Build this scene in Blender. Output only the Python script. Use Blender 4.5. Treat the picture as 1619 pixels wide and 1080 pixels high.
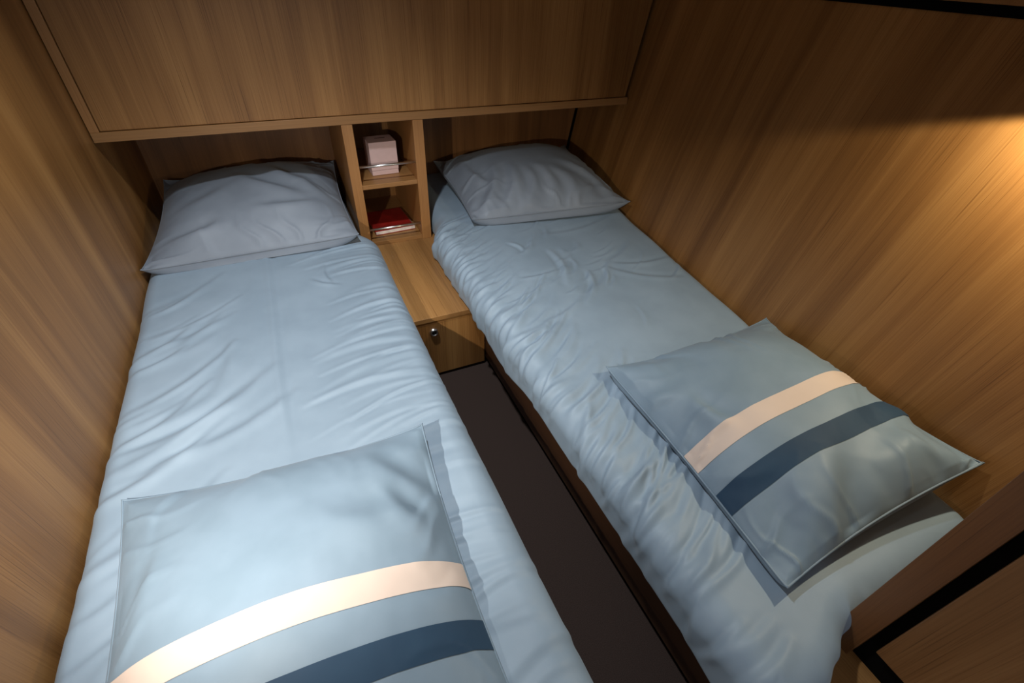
import bpy, bmesh, math
import numpy as np
from mathutils import Matrix, Vector

# ------------------------------------------------------------------ camera, world, lights, exposure
for o in list(bpy.data.objects):
    bpy.data.objects.remove(o, do_unlink=True)
scene = bpy.context.scene
C = scene.collection
ZC = 1.274                                             # camera height above the cabin floor
F_PX, W_PX, H_PX = 734.116, 1619.0, 1080.0
YAW, PITCH, ROLL = [math.radians(a) for a in (-26.683, -39.226, -2.919)]

cam_d = bpy.data.cameras.new('camera')
cam_d.sensor_fit = 'HORIZONTAL'
cam_d.sensor_width = 36.0
cam_d.lens = F_PX / W_PX * 36.0
cam_d.clip_start = 0.01
cam = bpy.data.objects.new('camera', cam_d)
C.objects.link(cam)
Rm = (Matrix.Rotation(YAW, 4, 'Z') @ Matrix.Rotation(PITCH, 4, 'X') @ Matrix.Rotation(ROLL, 4, 'Y')
      @ Matrix.Rotation(math.radians(90), 4, 'X'))
cam.matrix_world = Matrix.Translation((0, 0, ZC)) @ Rm
scene.camera = cam

world = bpy.data.worlds.new('world')
scene.world = world
world.use_nodes = True
bg = world.node_tree.nodes['Background']
bg.inputs[0].default_value = (0.86, 0.92, 1.0, 1)
bg.inputs[1].default_value = 0.5

def spot(name, loc, target, power, color, size_deg, blend, radius):
    d = bpy.data.lights.new(name, 'SPOT')
    d.energy = power
    d.color = color
    d.spot_size = math.radians(size_deg)
    d.spot_blend = blend
    d.shadow_soft_size = radius
    o = bpy.data.objects.new(name, d)
    C.objects.link(o)
    o.location = loc
    v = Vector(target) - Vector(loc)
    o.rotation_euler = v.to_track_quat('-Z', 'Y').to_euler()
    return o

# cool recessed ceiling downlight over the beds, one warm reading light low on each side wall
spot('ceiling_downlight', (0.02, 1.00, 1.93), (0.02, 1.02, 0.40), 72, (0.92, 0.97, 1.0), 108, 1.0, 0.03)
LAMP_L = Vector((-0.43, 0.24, ZC - 0.225))
spot('reading_light_left_spill', LAMP_L, LAMP_L + Vector((0, 0, -1)), 3.6, (1.0, 0.92, 0.79), 174, 0.12, 0.008)
spot('reading_light_left_beam', LAMP_L, LAMP_L + Vector((0.52, 0.86, -0.84)), 33, (1.0, 0.93, 0.82), 84, 0.8, 0.008)
spot('reading_light_right_wall', (1.225, 0.30, ZC - 0.11), (1.08, 0.42, 0.40), 12.5, (1.0, 0.87, 0.60), 132, 0.14, 0.010)

vs = scene.view_settings
vs.view_transform = 'Standard'
vs.look = 'None'
vs.exposure = 0.12
vs.gamma = 1.0
vs.use_curve_mapping = False

# ------------------------------------------------------------------ materials
def srgb(r, g, b):
    f = lambda c: (c / 255 / 12.92) if c / 255 <= 0.04045 else ((c / 255 + 0.055) / 1.055) ** 2.4
    return (f(r), f(g), f(b), 1)

class NT:
    def __init__(self, name):
        self.m = bpy.data.materials.new(name)
        self.m.use_nodes = True
        self.t = self.m.node_tree
        self.b = self.t.nodes['Principled BSDF']
    def n(self, kind, **kw):
        x = self.t.nodes.new(kind)
        for k, v in kw.items():
            setattr(x, k, v)
        return x
    def l(self, a, b):
        self.t.links.new(a, b)

def ramp(nt, stops):
    r = nt.n('ShaderNodeValToRGB')
    e = r.color_ramp.elements
    while len(e) > 1:
        e.remove(e[-1])
    e[0].position, e[0].color = stops[0]
    for p, c in stops[1:]:
        x = e.new(p)
        x.color = c
    return r

def wood(name, rot=(0, 0, 0), dark=(108, 69, 31), mid=(153, 107, 58), light=(184, 136, 80), seed=0.0, rough=0.42, fine=1.0, band=1.0, flat=1.0):
    """laminate with the grain along local Z (after rot)"""
    nt = NT(name)
    tc = nt.n('ShaderNodeTexCoord')
    mp = nt.n('ShaderNodeMapping')
    mp.inputs['Rotation'].default_value = rot
    mp.inputs['Location'].default_value = (seed, seed * 1.7, seed * 0.6)
    nt.l(tc.outputs['Object'], mp.inputs['Vector'])
    def noise(sx, sz, detail, roughness=0.5, dist=0.0):
        m2 = nt.n('ShaderNodeMapping')
        m2.inputs['Scale'].default_value = (sx * flat, sx, sz)
        nt.l(mp.outputs[0], m2.inputs['Vector'])
        x = nt.n('ShaderNodeTexNoise')
        x.inputs['Scale'].default_value = 1.0
        x.inputs['Detail'].default_value = detail
        x.inputs['Roughness'].default_value = roughness
        x.inputs['Distortion'].default_value = dist
        nt.l(m2.outputs[0], x.inputs['Vector'])
        return x.outputs['Fac']
    def mix(a, b, f):
        m = nt.n('ShaderNodeMath', operation='MULTIPLY_ADD')
        nt.l(b, m.inputs[0]); m.inputs[1].default_value = f
        nt.l(a, m.inputs[2])
        return m.outputs[0]
    a = noise(9, 0.45, 3, 0.55, 0.12)
    b = noise(48, 1.0, 3, 0.6)
    c = noise(420 * fine, 3, 2, 0.6)
    s = nt.n('ShaderNodeMath', operation='MULTIPLY'); nt.l(a, s.inputs[0]); s.inputs[1].default_value = 0.60 * band
    v = mix(s.outputs[0], b, 0.15)
    v = mix(v, c, 0.20)
    off = nt.n('ShaderNodeMath', operation='ADD'); nt.l(v, off.inputs[0]); off.inputs[1].default_value = 0.025 + 0.30 * (1 - band)
    # open pores: thin dark dashes along the grain
    p = noise(700 * fine, 4, 1, 0.5)
    pr = nt.n('ShaderNodeMapRange'); pr.inputs['From Min'].default_value = 0.60; pr.inputs['From Max'].default_value = 0.72
    pr.inputs['To Min'].default_value = 0.0; pr.inputs['To Max'].default_value = -0.16
    nt.l(p, pr.inputs['Value'])
    off2 = nt.n('ShaderNodeMath', operation='ADD'); nt.l(off.outputs[0], off2.inputs[0]); nt.l(pr.outputs[0], off2.inputs[1])
    off = off2
    r = ramp(nt, [(0.30, srgb(*dark)), (0.50, srgb(*mid)), (0.68, srgb(*light))])
    nt.l(off.outputs[0], r.inputs[0])
    nt.l(r.outputs[0], nt.b.inputs['Base Color'])
    nt.b.inputs['Roughness'].default_value = rough
    bp = nt.n('ShaderNodeBump')
    bp.inputs['Strength'].default_value = 0.12
    bp.inputs['Distance'].default_value = 0.001
    nt.l(c, bp.inputs['Height'])
    nt.l(bp.outputs[0], nt.b.inputs['Normal'])
    return nt.m

def cloth(name, col, col2, rough=0.55, sheen=0.08):
    nt = NT(name)
    tc = nt.n('ShaderNodeTexCoord')
    x = nt.n('ShaderNodeTexNoise'); x.inputs['Scale'].default_value = 9; x.inputs['Detail'].default_value = 4
    nt.l(tc.outputs['Object'], x.inputs['Vector'])
    r = ramp(nt, [(0.35, srgb(*col)), (0.65, srgb(*col2))])
    nt.l(x.outputs['Fac'], r.inputs[0])
    nt.l(r.outputs[0], nt.b.inputs['Base Color'])
    nt.b.inputs['Roughness'].default_value = rough
    nt.b.inputs['Sheen Weight'].default_value = sheen
    nt.b.inputs['Sheen Roughness'].default_value = 0.4
    nt.b.inputs['Specular IOR Level'].default_value = 0.45
    w = nt.n('ShaderNodeTexNoise'); w.inputs['Scale'].default_value = 420; w.inputs['Detail'].default_value = 2
    nt.l(tc.outputs['Object'], w.inputs['Vector'])
    bp = nt.n('ShaderNodeBump'); bp.inputs['Strength'].default_value = 0.06; bp.inputs['Distance'].default_value = 0.001
    nt.l(w.outputs['Fac'], bp.inputs['Height'])
    nt.l(bp.outputs[0], nt.b.inputs['Normal'])
    return nt.m

def plain(name, col, rough=0.5, metal=0.0, noise_scale=40, var=0.08):
    nt = NT(name)
    tc = nt.n('ShaderNodeTexCoord')
    x = nt.n('ShaderNodeTexNoise'); x.inputs['Scale'].default_value = noise_scale; x.inputs['Detail'].default_value = 3
    nt.l(tc.outputs['Object'], x.inputs['Vector'])
    lo = tuple(max(0, c * (1 - var)) for c in col); hi = tuple(min(255, c * (1 + var)) for c in col)
    r = ramp(nt, [(0.3, srgb(*lo)), (0.7, srgb(*hi))])
    nt.l(x.outputs['Fac'], r.inputs[0])
    nt.l(r.outputs[0], nt.b.inputs['Base Color'])
    nt.b.inputs['Roughness'].default_value = rough
    nt.b.inputs['Metallic'].default_value = metal
    return nt.m

HALF = math.pi / 2
M_wall_l = wood('wood_wall_left', seed=3.1, flat=0.0)
M_wall_r = wood('wood_wall_right', rot=(math.radians(-6), 0, 0), seed=8.3, flat=0.0)
M_wall_b = wood('wood_wall_back', seed=5.7, dark=(92, 60, 32), mid=(128, 86, 48), light=(156, 110, 66))
M_cab = wood('wood_cabinet_front', seed=1.3)
M_edge_x = wood('wood_edge_lengthwise', rot=(0, HALF, 0), seed=2.2, band=0.4, mid=(158, 114, 68), light=(176, 130, 82), dark=(130, 92, 52))
M_edge_z = wood('wood_edge_upright', seed=4.9, band=0.4, mid=(162, 114, 66), light=(178, 130, 80), dark=(134, 92, 50))
M_top_y = wood('wood_nightstand_top', rot=(HALF, 0, 0), seed=6.4, mid=(160, 116, 68), light=(182, 136, 84), dark=(124, 86, 48))
M_drawer = wood('wood_drawer', seed=7.7)
M_base = wood('wood_bed_base', rot=(HALF, 0, 0), seed=9.9, dark=(50, 31, 20), mid=(68, 44, 28), light=(84, 56, 36))
M_jamb = wood('wood_jamb', seed=11.3, dark=(84, 53, 28), mid=(112, 73, 40), light=(130, 88, 50))
M_door = wood('wood_wardrobe_door', seed=12.8, dark=(92, 62, 34), mid=(128, 90, 54), light=(150, 110, 70))
M_black = plain('gap_shade_black', (7, 6, 5), 0.95)  # near-black, painted in as the shade inside gaps and recesses
M_black.node_tree.nodes['Principled BSDF'].inputs['Specular IOR Level'].default_value = 0.1
M_carpet = plain('dark_carpet', (50, 37, 32), 0.95, noise_scale=600, var=0.35)
M_ceiling = plain('pale_ceiling_lining', (176, 160, 138), 0.8)
M_duvet = cloth('blue_grey_sateen_duvet', (133, 152, 170), (141, 160, 178))
M_pillow = cloth('blue_grey_sateen_pillow', (117, 137, 154), (125, 145, 163))
M_pillow_b = cloth('grey_sateen_pillow', (120, 130, 144), (128, 138, 152))
M_white_st = cloth('cream_band', (206, 188, 177), (212, 194, 183), 0.7)
M_navy_st = cloth('navy_band', (26, 56, 82), (30, 62, 88), 0.7)
M_chrome = plain('chrome', (235, 235, 235), 0.3, 1.0, var=0.02)
M_pink = plain('pale_pink_card', (206, 178, 176), 0.6, var=0.015)
M_pink_d = plain('slot_dark_pink', (120, 90, 92), 0.6)
M_red = plain('red_cover', (146, 30, 24), 0.45)
M_page = plain('page_edges', (226, 214, 204), 0.7)
M_knob_d = plain('dark_knob_metal', (40, 38, 36), 0.3, 0.8)

# ------------------------------------------------------------------ helpers
def put(name, me, mat, parent=None):
    o = bpy.data.objects.new(name, me)
    C.objects.link(o)
    if mat is not None:
        me.materials.append(mat)
    if parent is not None:
        o.parent = parent
    return o

def thing(name, label, cat, loc, group=None):
    o = bpy.data.objects.new(name, None)
    o.empty_display_size = 0.05
    C.objects.link(o)
    o.location = loc
    o['label'] = label
    o['category'] = cat
    if group:
        o['group'] = group
    return o

def bm_mesh(name, bm, smooth=False):
    me = bpy.data.meshes.new(name)
    bm.normal_update()
    bm.to_mesh(me)
    bm.free()
    if smooth:
        for p in me.polygons:
            p.use_smooth = True
    return me

def origin_of(parent):
    return Vector(parent.location) if parent is not None else Vector((0, 0, 0))

def box(name, x, y, z, mat, parent=None, bevel=0.0015, rot=0.0):
    off = origin_of(parent)
    bm = bmesh.new()
    c = Vector(((x[0] + x[1]) / 2, (y[0] + y[1]) / 2, (z[0] + z[1]) / 2))
    bmesh.ops.create_cube(bm, size=1.0)
    bmesh.ops.scale(bm, verts=bm.verts, vec=(x[1] - x[0], y[1] - y[0], z[1] - z[0]))
    if bevel:
        bmesh.ops.bevel(bm, geom=bm.edges[:], offset=bevel, segments=2, profile=0.5, affect='EDGES')
    if rot:
        bmesh.ops.rotate(bm, verts=bm.verts, cent=(0, 0, 0), matrix=Matrix.Rotation(rot, 3, 'Z'))
    bmesh.ops.translate(bm, verts=bm.verts, vec=c - off)
    return put(name, bm_mesh(name, bm), mat, parent)

def prism(name, pts, extr, mat, parent=None, bevel=0.0):
    """closed polygon pts (3D) extruded by vector extr"""
    off = origin_of(parent)
    bm = bmesh.new()
    vs_ = [bm.verts.new(Vector(p) - off) for p in pts]
    f = bm.faces.new(vs_)
    r = bmesh.ops.extrude_face_region(bm, geom=[f])
    bmesh.ops.translate(bm, verts=[g for g in r['geom'] if isinstance(g, bmesh.types.BMVert)], vec=extr)
    bmesh.ops.recalc_face_normals(bm, faces=bm.faces)
    if bevel:
        bmesh.ops.bevel(bm, geom=bm.edges[:], offset=bevel, segments=2, profile=0.5, affect='EDGES')
    return put(name, bm_mesh(name, bm), mat, parent)

def rod(name, a, b, r, mat, parent=None, seg=16):
    off = origin_of(parent)
    a = Vector(a); b = Vector(b)
    bm = bmesh.new()
    bmesh.ops.create_cone(bm, cap_ends=True, segments=seg, radius1=r, radius2=r, depth=(b - a).length)
    q = (b - a).to_track_quat('Z', 'Y').to_matrix()
    bmesh.ops.rotate(bm, verts=bm.verts, cent=(0, 0, 0), matrix=q)
    bmesh.ops.translate(bm, verts=bm.verts, vec=(a + b) / 2 - off)
    return put(name, bm_mesh(name, bm, True), mat, parent)

def structure(o):
    o['kind'] = 'structure'
    return o

# right hull wall: leans outward and runs slightly inward towards the foot
def wall_x(y, z):
    return 1.287 + 0.146 * y + 0.157 * (z - ZC)

XL = -0.530          # left wall
YB = 2.40            # back wall
YC = 1.90            # front of overhead cabinet and bedside shelf
ZN = ZC - 0.986      # bedside cabinet top
ZM = ZC - 0.874      # top of the made beds
YR = -0.90           # open end of the cabin behind the camera
ZT = 1.95            # ceiling
YD = 1.309           # drawer front plane

# ------------------------------------------------------------------ room shell
structure(box('floor', (XL, 1.5), (YR, YB), (-0.03, 0.0), M_carpet, None, 0))
structure(box('wall_left', (XL - 0.03, XL), (YR, YB), (-0.03, ZT), M_wall_l, None, 0))
structure(box('wall_back', (XL, 1.75), (YB, YB + 0.03), (-0.03, ZT), M_wall_b, None, 0))
structure(prism('wall_right', [(wall_x(YR, -0.03), YR, -0.03), (wall_x(YB, -0.03), YB, -0.03),
                               (wall_x(YB, ZT), YB, ZT), (wall_x(YR, ZT), YR, ZT)], (0.03, 0, 0), M_wall_r))
structure(box('ceiling', (XL - 0.03, 1.85), (YR, YB + 0.03), (ZT, ZT + 0.03), M_ceiling, None, 0))
# shadow gap painted in as a black strip, ledge above it, on right wall
def wall_strip(name, z0, z1, t, y0, y1, mat):
    return structure(prism(name, [(wall_x(y0, z0) + 0.001, y0, z0), (wall_x(y1, z0) + 0.001, y1, z0),
                                  (wall_x(y1, z1) + 0.001, y1, z1), (wall_x(y0, z1) + 0.001, y0, z1)], (-t - 0.001, 0, 0), mat))
wall_strip('wall_gap_shade', ZC - 0.047, ZC - 0.027, 0.004, YR, 1.86, M_black)
wall_strip('trim_2', ZC - 0.027, ZC + 0.02, 0.022, YR, 1.86, M_edge_x)

structure(prism('corner_gap_shade', [(wall_x(YB, ZN) - 0.016, YB - 0.004, ZN), (wall_x(YB, ZN), YB - 0.004, ZN),
                           (wall_x(YB, ZC - 0.49), YB - 0.004, ZC - 0.49), (wall_x(YB, ZC - 0.49) - 0.016, YB - 0.004, ZC - 0.49)], (0, 0.004, 0), M_black))  # black strip put in to paint the dark gap of the back corner

# ------------------------------------------------------------------ overhead cabinet
cb = thing('overhead_cabinet', 'wide wooden overhead cabinet spanning the cabin above the bed heads', 'cabinet', (0.48, 2.15, ZC - 0.486))
zb = ZC - 0.486
box('bottom_board', (XL + 0.003, 1.484), (YC, YB - 0.002), (zb, zb + 0.029), M_edge_x, cb)
def cab_panel(name, x0, x1, y0, y1, z0, z1, mat):
    """right end follows the leaning wall"""
    pts = [(x0, y0, z0), (x1(z0), y0, z0), (x1(z1), y0, z1), (x0, y0, z1)]
    return prism(name, pts, (0, y1 - y0, 0), mat, cb, 0.0012)
cab_panel('front_panel', XL + 0.030, lambda z: wall_x(YC, z) - 0.022, YC + 0.006, YC + 0.026, zb + 0.031, ZT - 0.02, M_cab)
cab_panel('side_panel', XL + 0.003, lambda z: XL + 0.028, YC + 0.001, YB - 0.002, zb + 0.029, ZT - 0.02, M_edge_z)
cab_panel('body', XL + 0.03, lambda z: wall_x(YC, z) - 0.002, YC + 0.03, YB - 0.004, zb + 0.031, ZT - 0.025, M_black)

# ------------------------------------------------------------------ bedside shelf unit with two rails
sh = thing('bedside_shelf', 'narrow open wooden shelf unit with chrome rails between the bed heads', 'shelf', (0.365, 2.15, ZN))
PX = (0.211, 0.251, 0.477, 0.518)
box('side_panel', (PX[0], PX[1]), (YC, YB - 0.002), (ZN, zb - 0.001), M_edge_z, sh)
box('side_panel', (PX[2], PX[3]), (YC, YB - 0.002), (ZN, zb - 0.001), M_edge_z, sh)
zs = ZC - 0.718
box('shelf_board', (PX[1], PX[2]), (YC + 0.004, YB - 0.004), (zs - 0.018, zs), M_edge_x, sh)
box('base_board', (PX[1], PX[2]), (YC + 0.004, YB - 0.004), (ZN, ZN + 0.018), M_edge_x, sh)
box('back_panel', (PX[1], PX[2]), (YB - 0.012, YB - 0.003), (ZN + 0.018, zb - 0.001), M_drawer, sh, 0)
rod('rail', (PX[1], YC + 0.012, ZC - 0.648), (PX[2], YC + 0.012, ZC - 0.648), 0.005, M_chrome, sh)
rod('rail', (PX[1], YC + 0.012, ZC - 0.914), (PX[2], YC + 0.012, ZC - 0.914), 0.005, M_chrome, sh)
rod('screw', (0.50 - 0.008, YB - 0.0125, ZN + 0.048), (0.50 - 0.008, YB - 0.0135, ZN + 0.048), 0.004, M_knob_d, sh)

# ------------------------------------------------------------------ bedside cabinet with drawer
ns = thing('bedside_cabinet', 'low wooden bedside cabinet with drawer between the two beds', 'bedside cabinet', (0.385, 1.6, 0))
NX = (0.265, 0.5405)
box('top_board', NX, (YD - 0.003, YC + 0.10), (ZN - 0.019, ZN), M_top_y, ns)
box('body', (NX[0] + 0.004, NX[1] - 0.004), (YD + 0.02, YC + 0.10), (0.012, ZN - 0.019), M_black, ns, 0)
dr = box('drawer_front', (NX[0], NX[1] - 0.003), (YD, YD + 0.018), (0.014, ZN - 0.028), M_drawer, ns)
def knob(parent):
    off = origin_of(ns)
    bm = bmesh.new()
    prof = [(0.0, -0.003), (0.0065, -0.003), (0.0072, -0.0045), (0.009, -0.0045), (0.0095, -0.008), (0.0125, -0.009), (0.0155, -0.006), (0.0165, 0.0)]
    rings = []
    for r, y in prof:
        rings.append([bm.verts.new((0.338 + r * math.cos(a) - off.x, YD + y - off.y, ZC - 1.053 + r * math.sin(a) - off.z))
                      for a in [2 * math.pi * i / 28 for i in range(28)]] if r > 0 else
                     [bm.verts.new((0.338 - off.x, YD + y - off.y, ZC - 1.053 - off.z))])
    for a, b in zip(rings[:-1], rings[1:]):
        for i in range(28):
            j = (i + 1) % 28
            if len(a) == 1:
                bm.faces.new((a[0], b[i], b[j]))
            else:
                bm.faces.new((a[i], b[i], b[j], a[j]))
    bmesh.ops.recalc_face_normals(bm, faces=bm.faces)
    o = put('push_lock', bm_mesh('push_lock', bm, True), M_chrome, parent)
    o['label'] = 'round chrome push lock'
    rod_o = rod('lock_button', (0.338 - off.x, YD - 0.003 - off.y, ZC - 1.053 - off.z), (0.338 - off.x, YD - 0.0075 - off.y, ZC - 1.053 - off.z), 0.0075, M_knob_d, None)
    rod_o.parent = parent
    return o
knob(dr)

# ------------------------------------------------------------------ things on the shelves
pb = thing('gift_box', 'small pale pink cardboard box on the upper bedside shelf', 'box', (0.365, 2.05, zs + 0.001))
box('body', (0.312, 0.423), (2.0, 2.092), (zs + 0.001, zs + 0.020), M_pink, pb, 0.0015, rot=0.04)
box('lid', (0.311, 0.424), (1.999, 2.093), (zs + 0.021, zs + 0.133), M_pink, pb, 0.0015, rot=0.04)
box('slot_mark', (0.350, 0.392), (2.050, 2.060), (zs + 0.1331, zs + 0.1334), M_pink_d, pb, 0, rot=0.04)  # flat dark bar painted in for the slot in the top

bk = thing('book', 'thin red covered book lying on the lower bedside shelf', 'book', (0.37, 2.07, ZN + 0.019))
zk = ZN + 0.019
box('back_cover', (0.278, 0.458), (1.965, 2.185), (zk, zk + 0.002), M_red, bk, 0.0005, rot=0.06)
box('page_block', (0.279, 0.457), (1.967, 2.183), (zk + 0.002, zk + 0.014), M_page, bk, 0.0005, rot=0.06)
box('front_cover', (0.276, 0.455), (1.972, 2.185), (zk + 0.014, zk + 0.016), M_red, bk, 0.0005, rot=0.06)

# ------------------------------------------------------------------ bed bases
XLB, XRB = 0.262, 0.542
ZP = ZN - 0.001
lb = thing('bed_base', 'wooden base under the bed along the left wall', 'bed base', (-0.13, 1.2, 0))
box('platform', (XL + 0.002, XLB - 0.004), (-0.35, YB - 0.003), (ZP - 0.02, ZP), M_base, lb)
box('side_panel', (XLB - 0.024, XLB - 0.004), (-0.35, YB - 0.003), (0.03, ZP - 0.021), M_base, lb)
box('toe_kick', (XLB - 0.06, XLB - 0.035), (-0.35, YB - 0.003), (0.0, 0.03), M_black, lb, 0)
rb = thing('bed_base', 'dark wooden base under the bed along the right wall', 'bed base', (0.95, 1.2, 0))
def rplat(z0, z1, y0, y1):
    pts = [(XRB, y0, z0), (wall_x(y0, z0) - 0.003, y0, z0), (wall_x(y1, z0) - 0.003, y1, z0), (XRB, y1, z0)]
    return prism('platform', pts, (0, 0, z1 - z0), M_base, rb, 0.0012)
rplat(ZP - 0.02, ZP, 0.045, YB - 0.003)
fp = rplat(ZP - 0.02, ZP, -0.45, 0.044)
fp.name = 'foot_ledge'; fp.data.materials[0] = M_top_y
box('side_panel', (XRB, XRB + 0.02), (-0.45, YB - 0.003), (0.034, ZP - 0.021), M_base, rb)
box('toe_kick', (XRB + 0.012, XRB + 0.03), (-0.45, YB - 0.003), (0.0, 0.034), M_black, rb, 0)

# ------------------------------------------------------------------ wardrobe end at the foot of the right bed
XJ = 0.737
wd = thing('wardrobe', 'wooden wardrobe with dark door gap at the foot of the right bed', 'wardrobe', (0.9, -0.2, ZP))
prism('jamb', [(XJ, -0.005, ZP), (wall_x(0, ZP) - 0.004, -0.005, ZP), (wall_x(0, ZT) - 0.004, -0.005, ZT), (XJ, -0.005, ZT)], (0, 0.043, 0), M_jamb, wd, 0.001)
box('recess', (XJ + 0.016, XJ + 0.03), (-0.45, -0.006), (ZP + 0.001, ZT - 0.001), M_black, wd, 0)
box('door', (XJ - 0.001, XJ + 0.015), (-0.45, -0.024), (ZC - 0.917, ZT - 0.01), M_door, wd)

# ------------------------------------------------------------------ cloth: noise and folds
class Noise2:
    def __init__(self, seed):
        self.g = np.random.RandomState(seed).rand(256, 256) * 2 - 1
    def __call__(self, x, y):
        xi = np.floor(x).astype(int); yi = np.floor(y).astype(int)
        fx = x - xi; fy = y - yi
        fx = fx * fx * fx * (fx * (fx * 6 - 15) + 10); fy = fy * fy * fy * (fy * (fy * 6 - 15) + 10)
        g = self.g
        a = g[xi % 256, yi % 256]; b = g[(xi + 1) % 256, yi % 256]
        c = g[xi % 256, (yi + 1) % 256]; d = g[(xi + 1) % 256, (yi + 1) % 256]
        return (a * (1 - fx) + b * fx) * (1 - fy) + (c * (1 - fx) + d * fx) * fy

def ridge(n):
    return 1 - np.abs(n) * 2

def sstep(a, b, x):
    t = np.clip((x - a) / (b - a), 0, 1)
    return t * t * (3 - 2 * t)

def strokes(X, Y, lst):
    """folds: (x0,y0,x1,y1,amp,width) soft ridges with a sharper side"""
    h = np.zeros_like(X)
    for x0, y0, x1, y1, amp, w in lst:
        dx, dy = x1 - x0, y1 - y0
        L = math.hypot(dx, dy)
        t = ((X - x0) * dx + (Y - y0) * dy) / (L * L)
        tc = np.clip(t, 0, 1)
        bend = 0.08 * L * np.sin(tc * math.pi)
        d = ((X - x0) * dy - (Y - y0) * dx) / L - bend
        over = np.maximum(np.abs(t - 0.5) - 0.5, 0) * L
        env = np.sin(np.clip(0.06 + 0.88 * tc, 0, 1) * math.pi) ** 0.7 * np.exp(-(over / (w * 1.2)) ** 2)
        prof = np.exp(-(np.where(d > 0, d / (w * 1.5), d / w)) ** 2) - 0.55 * np.exp(-((d + 1.9 * w) / (w * 1.2)) ** 2)
        h += amp * env * prof
    return h

def grid_mesh(name, P, mat, parent=None, smooth=True, wrap=False):
    nu, nv = P.shape[:2]
    idx = np.arange(nu * nv).reshape(nu, nv)
    q = np.stack([idx[:-1, :-1], idx[1:, :-1], idx[1:, 1:], idx[:-1, 1:]], -1).reshape(-1, 4)
    return np_mesh(name, P.reshape(-1, 3), q, mat, parent)

def np_mesh(name, V, Q, mat, parent=None):
    me = bpy.data.meshes.new(name)
    me.vertices.add(len(V)); me.vertices.foreach_set('co', np.asarray(V, np.float32).ravel())
    me.loops.add(Q.size); me.loops.foreach_set('vertex_index', Q.astype(np.int32).ravel())
    me.polygons.add(len(Q))
    me.polygons.foreach_set('loop_start', np.arange(0, Q.size, 4, dtype=np.int32))
    me.polygons.foreach_set('use_smooth', np.ones(len(Q), bool))
    me.update(calc_edges=True)
    me.validate()
    return put(name, me, mat, parent)

def normals(P):
    du = np.gradient(P, axis=0); dv = np.gradient(P, axis=1)
    n = np.cross(du, dv)
    return n / (np.linalg.norm(n, axis=-1, keepdims=True) + 1e-12)

def drape(d, R, drop, r):
    """horizontal run and fall of a cover that goes over a rounded edge, hangs and turns under"""
    a = R * HALF
    s1 = np.clip(d, None, a)
    h = R * np.sin(np.clip(s1, 0, a) / R); v = R * (1 - np.cos(np.clip(s1, 0, a) / R))
    st = np.clip(d - a, 0, drop)
    v = v + st
    s3 = np.clip(d - a - drop, 0, r * math.pi)
    h = h - r * (1 - np.cos(s3 / r)); v = v + r * np.sin(s3 / r)
    return h, v

def make_duvet(name, label, side, xw, xe, y_foot, fold_fn, group, hang):
    """side=+1: wall at low x, free edge at high x; side=-1: wall at high x.  xw(y) wall position, xe free edge"""
    R, r = 0.062, 0.016
    drop = (ZM - ZN) - R - r - 0.0015
    dmax = R * HALF + drop + r * math.pi
    nfe = 46
    # across parameter: 0 at the wall ... 1 at the start of the rounded edge, then d
    top_n = 190
    ys_top = np.linspace(YB - 0.012, y_foot + R, 640)
    dfoot = np.linspace(0, dmax, nfe)[1:]
    dside = np.linspace(0, dmax, nfe)[1:]
    s = np.linspace(0, 1, top_n)
    S = np.concatenate([s, np.ones(nfe - 1)]); DS = np.concatenate([np.zeros(top_n), dside])
    Yt = np.concatenate([ys_top, np.full(nfe - 1, y_foot + R)]); DF = np.concatenate([np.zeros(len(ys_top)), dfoot])
    Sg, Yg = np.meshgrid(S, Yt, indexing='ij'); DSg, DFg = np.meshgrid(DS, DF, indexing='ij')
    nrm = np.hypot(DSg, DFg) + 1e-9
    extra = hang * sstep(1.30, 1.20, Yg) * (0.8 + 0.4 * Noise2(77)(Yg * 5, Yg * 0))
    d = np.maximum(DSg, DFg) * (dmax + extra) / dmax
    h, v = drape(d, R, drop + extra, r)
    xeg = xe(Yg)
    xs = xeg - side * R
    X0 = xw(Yg) + (xs - xw(Yg)) * Sg
    X = X0 + side * h * DSg / nrm
    Y = Yg - h * DFg / nrm
    Z = ZM - v
    if side < 0:
        Y = Y + 0.05 * sstep(0.60, 0.73, X) * sstep(0.30, 0.0, Yg)
    dw = np.abs(X0 - xw(Yg))
    nz = Noise2(5)
    rw = 0.045 + 0.012 * nz(Yg * 6, Yg * 0)
    t = np.clip(1 - dw / rw, 0, 1)
    Z = Z - 0.05 * (1 - np.sqrt(np.clip(1 - t * t, 0, 1)))
    P = np.stack([X, Y, Z], -1)
    n = normals(P)
    if n[top_n // 2, 250, 2] < 0:
        n = -n
    # unrolled sheet coordinates for the folds
    U = side * (X0 - xeg) + R + DSg * 1.0           # 0 at start of the edge, negative on top (distance from it)
    Vv = Yg - DFg
    hgt = fold_fn(X0, Yg, U, Vv, d, dw, DSg, DFg)
    P = P + n * hgt[..., None]
    zlow = ZN + 0.0012
    row = P[:1].copy(); row[..., 2] = np.minimum(row[..., 2], zlow)
    P = np.concatenate([row, P], 0)
    col = P[:, :1].copy(); col[..., 2] = np.minimum(col[..., 2], zlow)
    P = np.concatenate([col, P], 1)
    o = grid_mesh(name, P, M_duvet)
    bm = bmesh.new(); bm.from_mesh(o.data)
    bmesh.ops.holes_fill(bm, edges=[e for e in bm.edges if e.is_boundary], sides=0)
    bm.to_mesh(o.data); bm.free()
    o['label'] = label; o['category'] = 'duvet'; o['group'] = group
    return o, P

N1, N2, N3, N4 = Noise2(11), Noise2(23), Noise2(37), Noise2(51)

def rnd_strokes(seed, n, fn):
    rs = np.random.RandomState(seed)
    return [fn(rs) for _ in range(n)]

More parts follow.
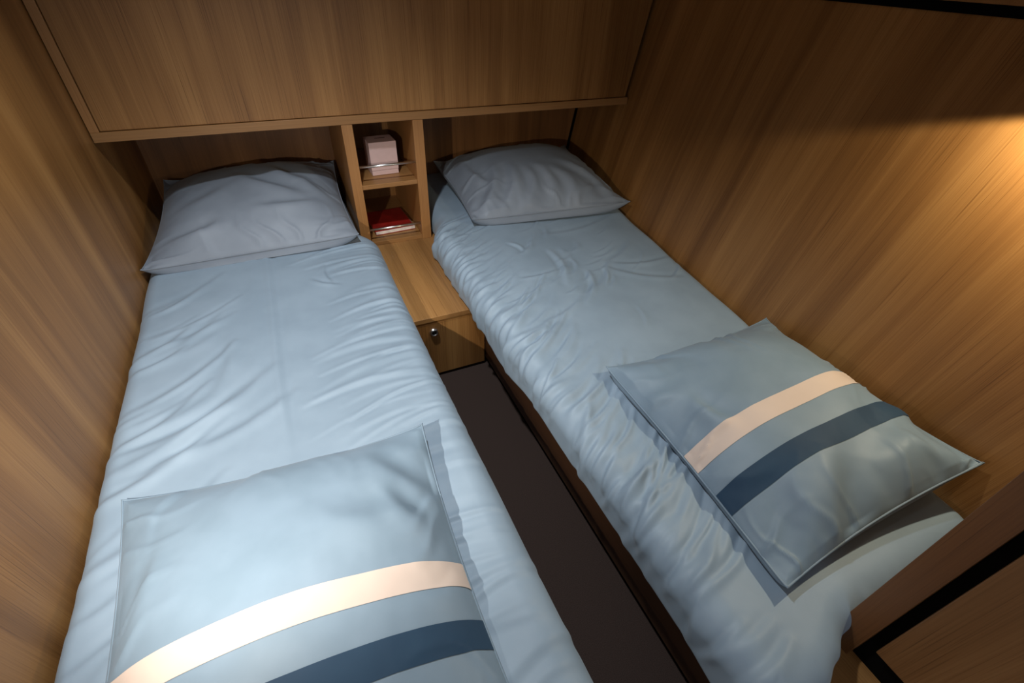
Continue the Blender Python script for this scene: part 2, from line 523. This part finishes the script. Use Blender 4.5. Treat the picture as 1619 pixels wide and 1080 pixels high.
def folds_left(X, Y, U, V, d, dw, ds, df):
    h = 0.006 * N1(X * 3.1 + 7, Y * 2.3) + 0.002 * N2(X * 7, Y * 5 + 3)
    # long pressed crease down the middle
    cx = -0.155 + 0.006 * N3(Y * 2, Y * 0)
    h += 0.003 * np.exp(-((X - cx) / 0.010) ** 2) * sstep(0.75, 1.0, Y) - 0.003 * np.exp(-((X - cx - 0.024) / 0.012) ** 2) * sstep(0.7, 0.9, Y)
    h += 0.002 * np.exp(-((X - cx + 0.05) / 0.02) ** 2)
    # fine cross folds in the right third, running in from the free edge
    def cross(rs):
        y = rs.uniform(0.15, 1.75); x1 = rs.uniform(0.20, 0.30); L = rs.uniform(0.12, 0.34)
        return (x1, y, x1 - L, y - L * rs.uniform(-0.05, 0.22), rs.uniform(0.0012, 0.0036), rs.uniform(0.005, 0.011))
    h += strokes(X + (U > 0) * U, Y, rnd_strokes(4, 60, cross))
    # drag lines from the left wall
    def drag(rs):
        y = rs.uniform(0.25, 1.5); x0 = -0.53 + rs.uniform(0.0, 0.06); L = rs.uniform(0.08, 0.26)
        return (x0, y, x0 + L, y + L * rs.uniform(0.35, 0.9), rs.uniform(0.002, 0.0050), rs.uniform(0.007, 0.014))
    h += strokes(X, Y, rnd_strokes(8, 34, drag))
    h += strokes(X, Y, [(-0.45, 0.90, -0.16, 1.10, 0.007, 0.016), (-0.40, 0.86, -0.12, 0.98, 0.006, 0.015), (-0.44, 1.25, -0.28, 1.42, 0.004, 0.014),
                        (-0.02, 1.52, 0.06, 1.46, 0.004, 0.008), (0.03, 1.60, 0.04, 1.48, 0.004, 0.007), (-0.50, 1.20, -0.38, 1.27, 0.006, 0.010),
                        (-0.30, 1.05, -0.27, 1.30, 0.004, 0.016)])
    return h

def folds_right(X, Y, U, V, d, dw, ds, df):
    h = 0.008 * N1(X * 2.9 + 1, Y * 2.1 + 8) + 0.003 * N2(X * 6 + 4, Y * 5)
    # quilting pulls in the middle of the bed
    h += strokes(X, Y, [(0.74, 1.42, 0.82, 1.50, 0.006, 0.009), (0.80, 1.18, 0.86, 1.42, 0.006, 0.011), (0.80, 1.05, 0.92, 1.22, 0.005, 0.010),
                        (0.86, 1.10, 1.02, 1.25, 0.005, 0.011), (1.05, 1.24, 1.28, 1.20, 0.004, 0.011), (1.02, 1.26, 1.20, 1.36, 0.004, 0.013),
                        (1.00, 1.22, 1.22, 1.06, 0.004, 0.013), (0.66, 1.25, 0.84, 1.28, 0.005, 0.008), (0.62, 1.00, 0.80, 1.08, 0.005, 0.010),
                        (0.90, 1.55, 1.30, 1.62, 0.003, 0.014), (0.76, 1.44, 0.73, 1.52, 0.005, 0.008)])
    def mid(rs):
        x = rs.normal(0.92, 0.14); y = rs.normal(1.28, 0.15); L = rs.uniform(0.05, 0.16); an = rs.uniform(0.2, 1.3)
        return (x, y, x + L * math.cos(an), y + L * math.sin(an), rs.uniform(0.0012, 0.0035), rs.uniform(0.005, 0.010))
    h += strokes(X, Y, rnd_strokes(15, 30, mid))
    # the gathered free edge: sharp tucks that start on the side and die out on the top, stronger towards the foot
    A = -U
    def tuck(rs):
        y = rs.uniform(0.16, 1.78)
        k = 0.55 + 0.6 * (1 - min(1, max(0, (y - 0.4) / 1.0)))
        a0 = rs.uniform(-0.10, 0.0); L = rs.uniform(0.08, 0.24) * (0.6 + 0.5 * k)
        return (a0, y, a0 + L, y + L * rs.uniform(0.35, 0.85), k * rs.uniform(0.0016, 0.006), rs.uniform(0.0045, 0.011))
    h += strokes(A, V, rnd_strokes(21, 190, tuck))
    def side(rs):
        y = rs.uniform(0.0, 1.75); a0 = rs.uniform(-0.16, -0.08); L = rs.uniform(0.08, 0.16)
        return (a0, y, a0 + L, y + L * rs.uniform(-0.1, 0.3), rs.uniform(0.003, 0.007), rs.uniform(0.007, 0.013))
    h += strokes(A, V, rnd_strokes(33, 60, side))
    # foot end
    def foot(rs):
        x = rs.uniform(0.52, 0.80); a0 = rs.uniform(-0.22, -0.12); L = rs.uniform(0.06, 0.14)
        return (x, a0, x + L * rs.uniform(-0.3, 0.3), a0 + L, rs.uniform(0.004, 0.010), rs.uniform(0.008, 0.016))
    h += strokes(X, V, rnd_strokes(41, 14, foot))
    return h * sstep(0.0, 0.02, dw + 0.004)

duv_l, PL = make_duvet('duvet', 'smooth blue-grey duvet covering the bed along the left wall', +1,
                       lambda y: XL + 0.004 + 0 * y, lambda y: 0.255 - 0.054 * sstep(1.74, 1.88, y), -0.25, folds_left, 'duvets on the twin beds', 0.0)
duv_r, PR = make_duvet('duvet', 'crumpled blue-grey duvet covering the bed along the right wall', -1,
                       lambda y: wall_x(y, ZM - 0.03) - 0.005, lambda y: 0.473 + 0.058 * sstep(1.70, 1.88, y), -0.030, folds_right, 'duvets on the twin beds', 0.038)

# ------------------------------------------------------------------ pillows
def make_pillow(name, label, mat, BL, BR, TR, TL, H, seed, group, stripes=None, wr=1.0, sag=0.03, pinch=0.055, marks=None, hb=0.05, pe=0.72, bulge=0.0):
    n = 121
    u = np.sin(np.linspace(-1, 1, n) * HALF * 0.92) / math.sin(HALF * 0.92)
    U, V = np.meshgrid(u, u, indexing='ij')
    cs = [np.array([c[0], c[1], c[2] + ZC]) for c in (BL, BR, TR, TL)]
    a = (U + 1) / 2; b = (V + 1) / 2
    def bil(a, b):
        return (cs[0] * ((1 - a) * (1 - b))[..., None] + cs[1] * (a * (1 - b))[..., None]
                + cs[2] * (a * b)[..., None] + cs[3] * ((1 - a) * b)[..., None])
    Up = U * (1 - pinch * (1 - V ** 2) * np.abs(U) ** 2)
    Vp = V * (1 - pinch * (1 - U ** 2) * np.abs(V) ** 2)
    base = bil((Up + 1) / 2, (Vp + 1) / 2)
    # seam sags a little between the corners
    ed = np.maximum(np.abs(U), np.abs(V))
    base[..., 2] -= sag * ((1 - U ** 2) ** 0.5 * np.abs(V) ** 6 + (1 - V ** 2) ** 0.5 * np.abs(U) ** 6) * 0.5
    zbed = ZM + 0.004
    n1, n2, n3 = Noise2(seed), Noise2(seed + 1), Noise2(seed + 2)
    pw = 2.2
    f = ((1 - np.abs(U) ** pw) * (1 - np.abs(V) ** pw)) ** pe
    # fold field: pulls running inwards from the edges, sharper near corners
    eu = np.abs(U) ** 3; ev = np.abs(V) ** 3
    pull_v = np.maximum(ridge(n1(U * 5.0 + 0.8 * n3(U * 3, V * 3), V * 1.3 + 9)), 0) ** 1.4 - 0.35
    pull_u = np.maximum(ridge(n2(V * 5.0 + 0.8 * n3(V * 3 + 7, U * 3), U * 1.3 + 4)), 0) ** 1.4 - 0.35
    soft = n3(U * 2.1 + 3, V * 2.1 + 6)
    fine = n1(U * 11 + 2, V * 11) * 0.5 + n2(U * 19, V * 19) * 0.3
    wmask = np.clip((1 - ed ** 8) * 3, 0, 1)
    fold = wr * wmask * (0.014 * ev * pull_v + 0.014 * eu * pull_u + 0.006 * soft + 0.0008 * fine)
    if marks:
        fold = fold + wmask * strokes(U, V, marks)
    top = base.copy()
    top[..., 2] += H * f + fold
    bot = base.copy()
    bot[..., 2] = np.maximum(base[..., 2] - hb * ((1 - np.abs(U) ** 6) * (1 - np.abs(V) ** 6)) ** 0.5, np.minimum(zbed, base[..., 2]))
    tt = (1 + V) / 0.10
    bot[..., 1] -= bulge * tt * np.exp(1 - tt) * (1 - U ** 4)
    root = thing(name, label, 'pillow', (float(base[n // 2, n // 2, 0]), float(base[n // 2, n // 2, 1]), float(ZM)), group)
    off = np.array(root.location)
    Vt = (top - off).reshape(-1, 3); Vb = (bot - off).reshape(-1, 3)
    idx = np.arange(n * n).reshape(n, n)
    q = np.stack([idx[:-1, :-1], idx[1:, :-1], idx[1:, 1:], idx[:-1, 1:]], -1).reshape(-1, 4)
    # bottom shares the rim vertices
    rim = np.zeros((n, n), bool); rim[0] = rim[-1] = True; rim[:, 0] = rim[:, -1] = True
    remap = np.where(rim.ravel(), np.arange(n * n), -1)
    inner = np.where(remap < 0)[0]
    remap[inner] = n * n + np.arange(len(inner))
    V_all = np.concatenate([Vt, Vb[inner]])
    Q = np.concatenate([q, remap[q][:, ::-1]])
    np_mesh('cushion', V_all, Q, mat, root)
    # sewn seam round the rim
    loop = np.concatenate([Vt.reshape(n, n, 3)[:, 0], Vt.reshape(n, n, 3)[-1, 1:], Vt.reshape(n, n, 3)[::-1, -1][1:], Vt.reshape(n, n, 3)[0, ::-1][1:-1]])
    cen = loop.mean(0)
    m = len(loop)
    rad = loop - cen; rad[:, 2] = 0; rad /= np.linalg.norm(rad, axis=1, keepdims=True) + 1e-9
    sec = []
    for k in range(6):
        an = 2 * math.pi * k / 6
        sec.append(loop + rad * (0.0035 * math.cos(an)) + np.array([0, 0, 0.0016 * math.sin(an)]))
    SV = np.stack(sec, 1)
    ii = np.arange(m * 6).reshape(m, 6)
    jj = np.roll(ii, -1, 0)
    SQ = np.stack([ii, np.roll(ii, -1, 1), np.roll(jj, -1, 1), jj], -1).reshape(-1, 4)
    np_mesh('seam', SV.reshape(-1, 3), SQ, mat, root)
    # sewn colour bands across the pillow face
    if stripes:
        from_u = np.linspace(-1, 1, 161) * 0.996
        for nm, v0, v1, sm, lab in stripes:
            vv = np.linspace(v0, v1, 15)
            def interp(G):
                # bilinear sample of the top surface on the (u, v) lattice
                fu = np.interp(from_u, u, np.arange(n)); fv = np.interp(vv, u, np.arange(n))
                i0 = np.clip(np.floor(fu).astype(int), 0, n - 2); j0 = np.clip(np.floor(fv).astype(int), 0, n - 2)
                tu = (fu - i0)[:, None, None]; tv = (fv - j0)[None, :, None]
                A = G[i0][:, j0]; B = G[i0 + 1][:, j0]; Cc = G[i0][:, j0 + 1]; D = G[i0 + 1][:, j0 + 1]
                return (A * (1 - tu) + B * tu) * (1 - tv) + (Cc * (1 - tu) + D * tu) * tv
            Pst = interp(top - off)
            Nn = interp(normals(top))
            if Nn[80, 7, 2] < 0:
                Nn = -Nn
            Pst = Pst + Nn * 0.0012
            o = grid_mesh(nm, Pst, sm, root)
            o['label'] = lab
    return root

GP = 'pillows on the twin beds'
ST = [('cream_stripe', -0.17, -0.01, M_white_st, 'cream sewn stripe'), ('navy_stripe', -0.52, -0.36, M_navy_st, 'navy blue sewn stripe')]
make_pillow('pillow', 'striped pillow in the foreground at the foot of the left bed', M_pillow,
            (-0.435, 0.06, -0.845), (0.125, 0.05, -0.862), (0.137, 0.708, -0.822), (-0.452, 0.77, -0.848), 0.095, 101, GP,
            [('cream_stripe', -0.13, 0.01, M_white_st, 'cream sewn stripe'), ('navy_stripe', -0.43, -0.29, M_navy_st, 'navy blue sewn stripe')], wr=0.8, sag=0.025,
            marks=[(0.55, 0.75, 0.9, 0.45, 0.010, 0.07), (0.2, 0.35, 0.85, 0.30, 0.008, 0.09), (0.6, 0.5, 0.8, 0.2, 0.008, 0.06), (-0.9, 0.1, -0.7, 0.5, 0.006, 0.05)])
make_pillow('pillow', 'striped pillow lying askew on the right bed against the wall', M_pillow,
            (0.632, 0.110, -0.846), (1.150, 0.108, -0.757), (1.232, 0.708, -0.822), (0.655, 0.722, -0.838), 0.085, 131, GP, ST, wr=0.9, hb=0.10, bulge=0.014,
            marks=[(-0.78, -0.97, -0.52, -0.55, 0.012, 0.09), (-0.15, -0.50, -0.50, -0.97, 0.020, 0.13), (0.1, -0.78, 0.65, -0.68, 0.016, 0.13),
                   (-0.72, 0.28, -0.62, -0.05, 0.013, 0.06), (0.35, -0.6, 0.85, -0.92, 0.010, 0.11), (-0.95, 0.9, -0.5, 0.75, 0.008, 0.08)])
make_pillow('pillow', 'plain grey-blue pillow under the cabinet at the head of the left bed', M_pillow_b,
            (-0.522, 1.715, -0.835), (0.183, 1.715, -0.825), (0.194, 2.30, -0.735), (-0.474, 2.30, -0.745), 0.10, 161, GP, None, wr=0.9,
            marks=[(-0.1, 0.15, 0.45, -0.35, 0.016, 0.08), (-0.75, -0.78, -0.3, -0.70, 0.016, 0.07), (0.25, 0.3, 0.55, -0.1, 0.014, 0.08), (0.1, -0.55, 0.65, -0.5, 0.010, 0.06), (0.5, 0.2, 0.8, -0.3, 0.010, 0.07), (-0.6, -0.3, -0.2, -0.1, 0.008, 0.09)], hb=0.08, bulge=0.022)
make_pillow('pillow', 'plain plump grey pillow at the head of the right bed', M_pillow_b,
            (0.640, 1.695, -0.828), (1.362, 1.600, -0.815), (1.420, 2.30, -0.775), (0.668, 2.30, -0.785), 0.115, 191, GP, None, wr=1.0,
            marks=[(-0.85, -0.92, -0.5, -0.1, 0.014, 0.06), (-0.55, -0.92, -0.30, -0.2, 0.013, 0.06), (-0.25, -0.92, -0.12, -0.35, 0.011, 0.05), (0.05, -0.92, 0.02, -0.3, 0.012, 0.06), (0.35, -0.92, 0.2, -0.4, 0.010, 0.06), (0.85, -0.92, 0.4, -0.2, 0.012, 0.07), (-0.8, 0.4, -0.65, -0.5, 0.012, 0.06)], hb=0.08, bulge=0.022)
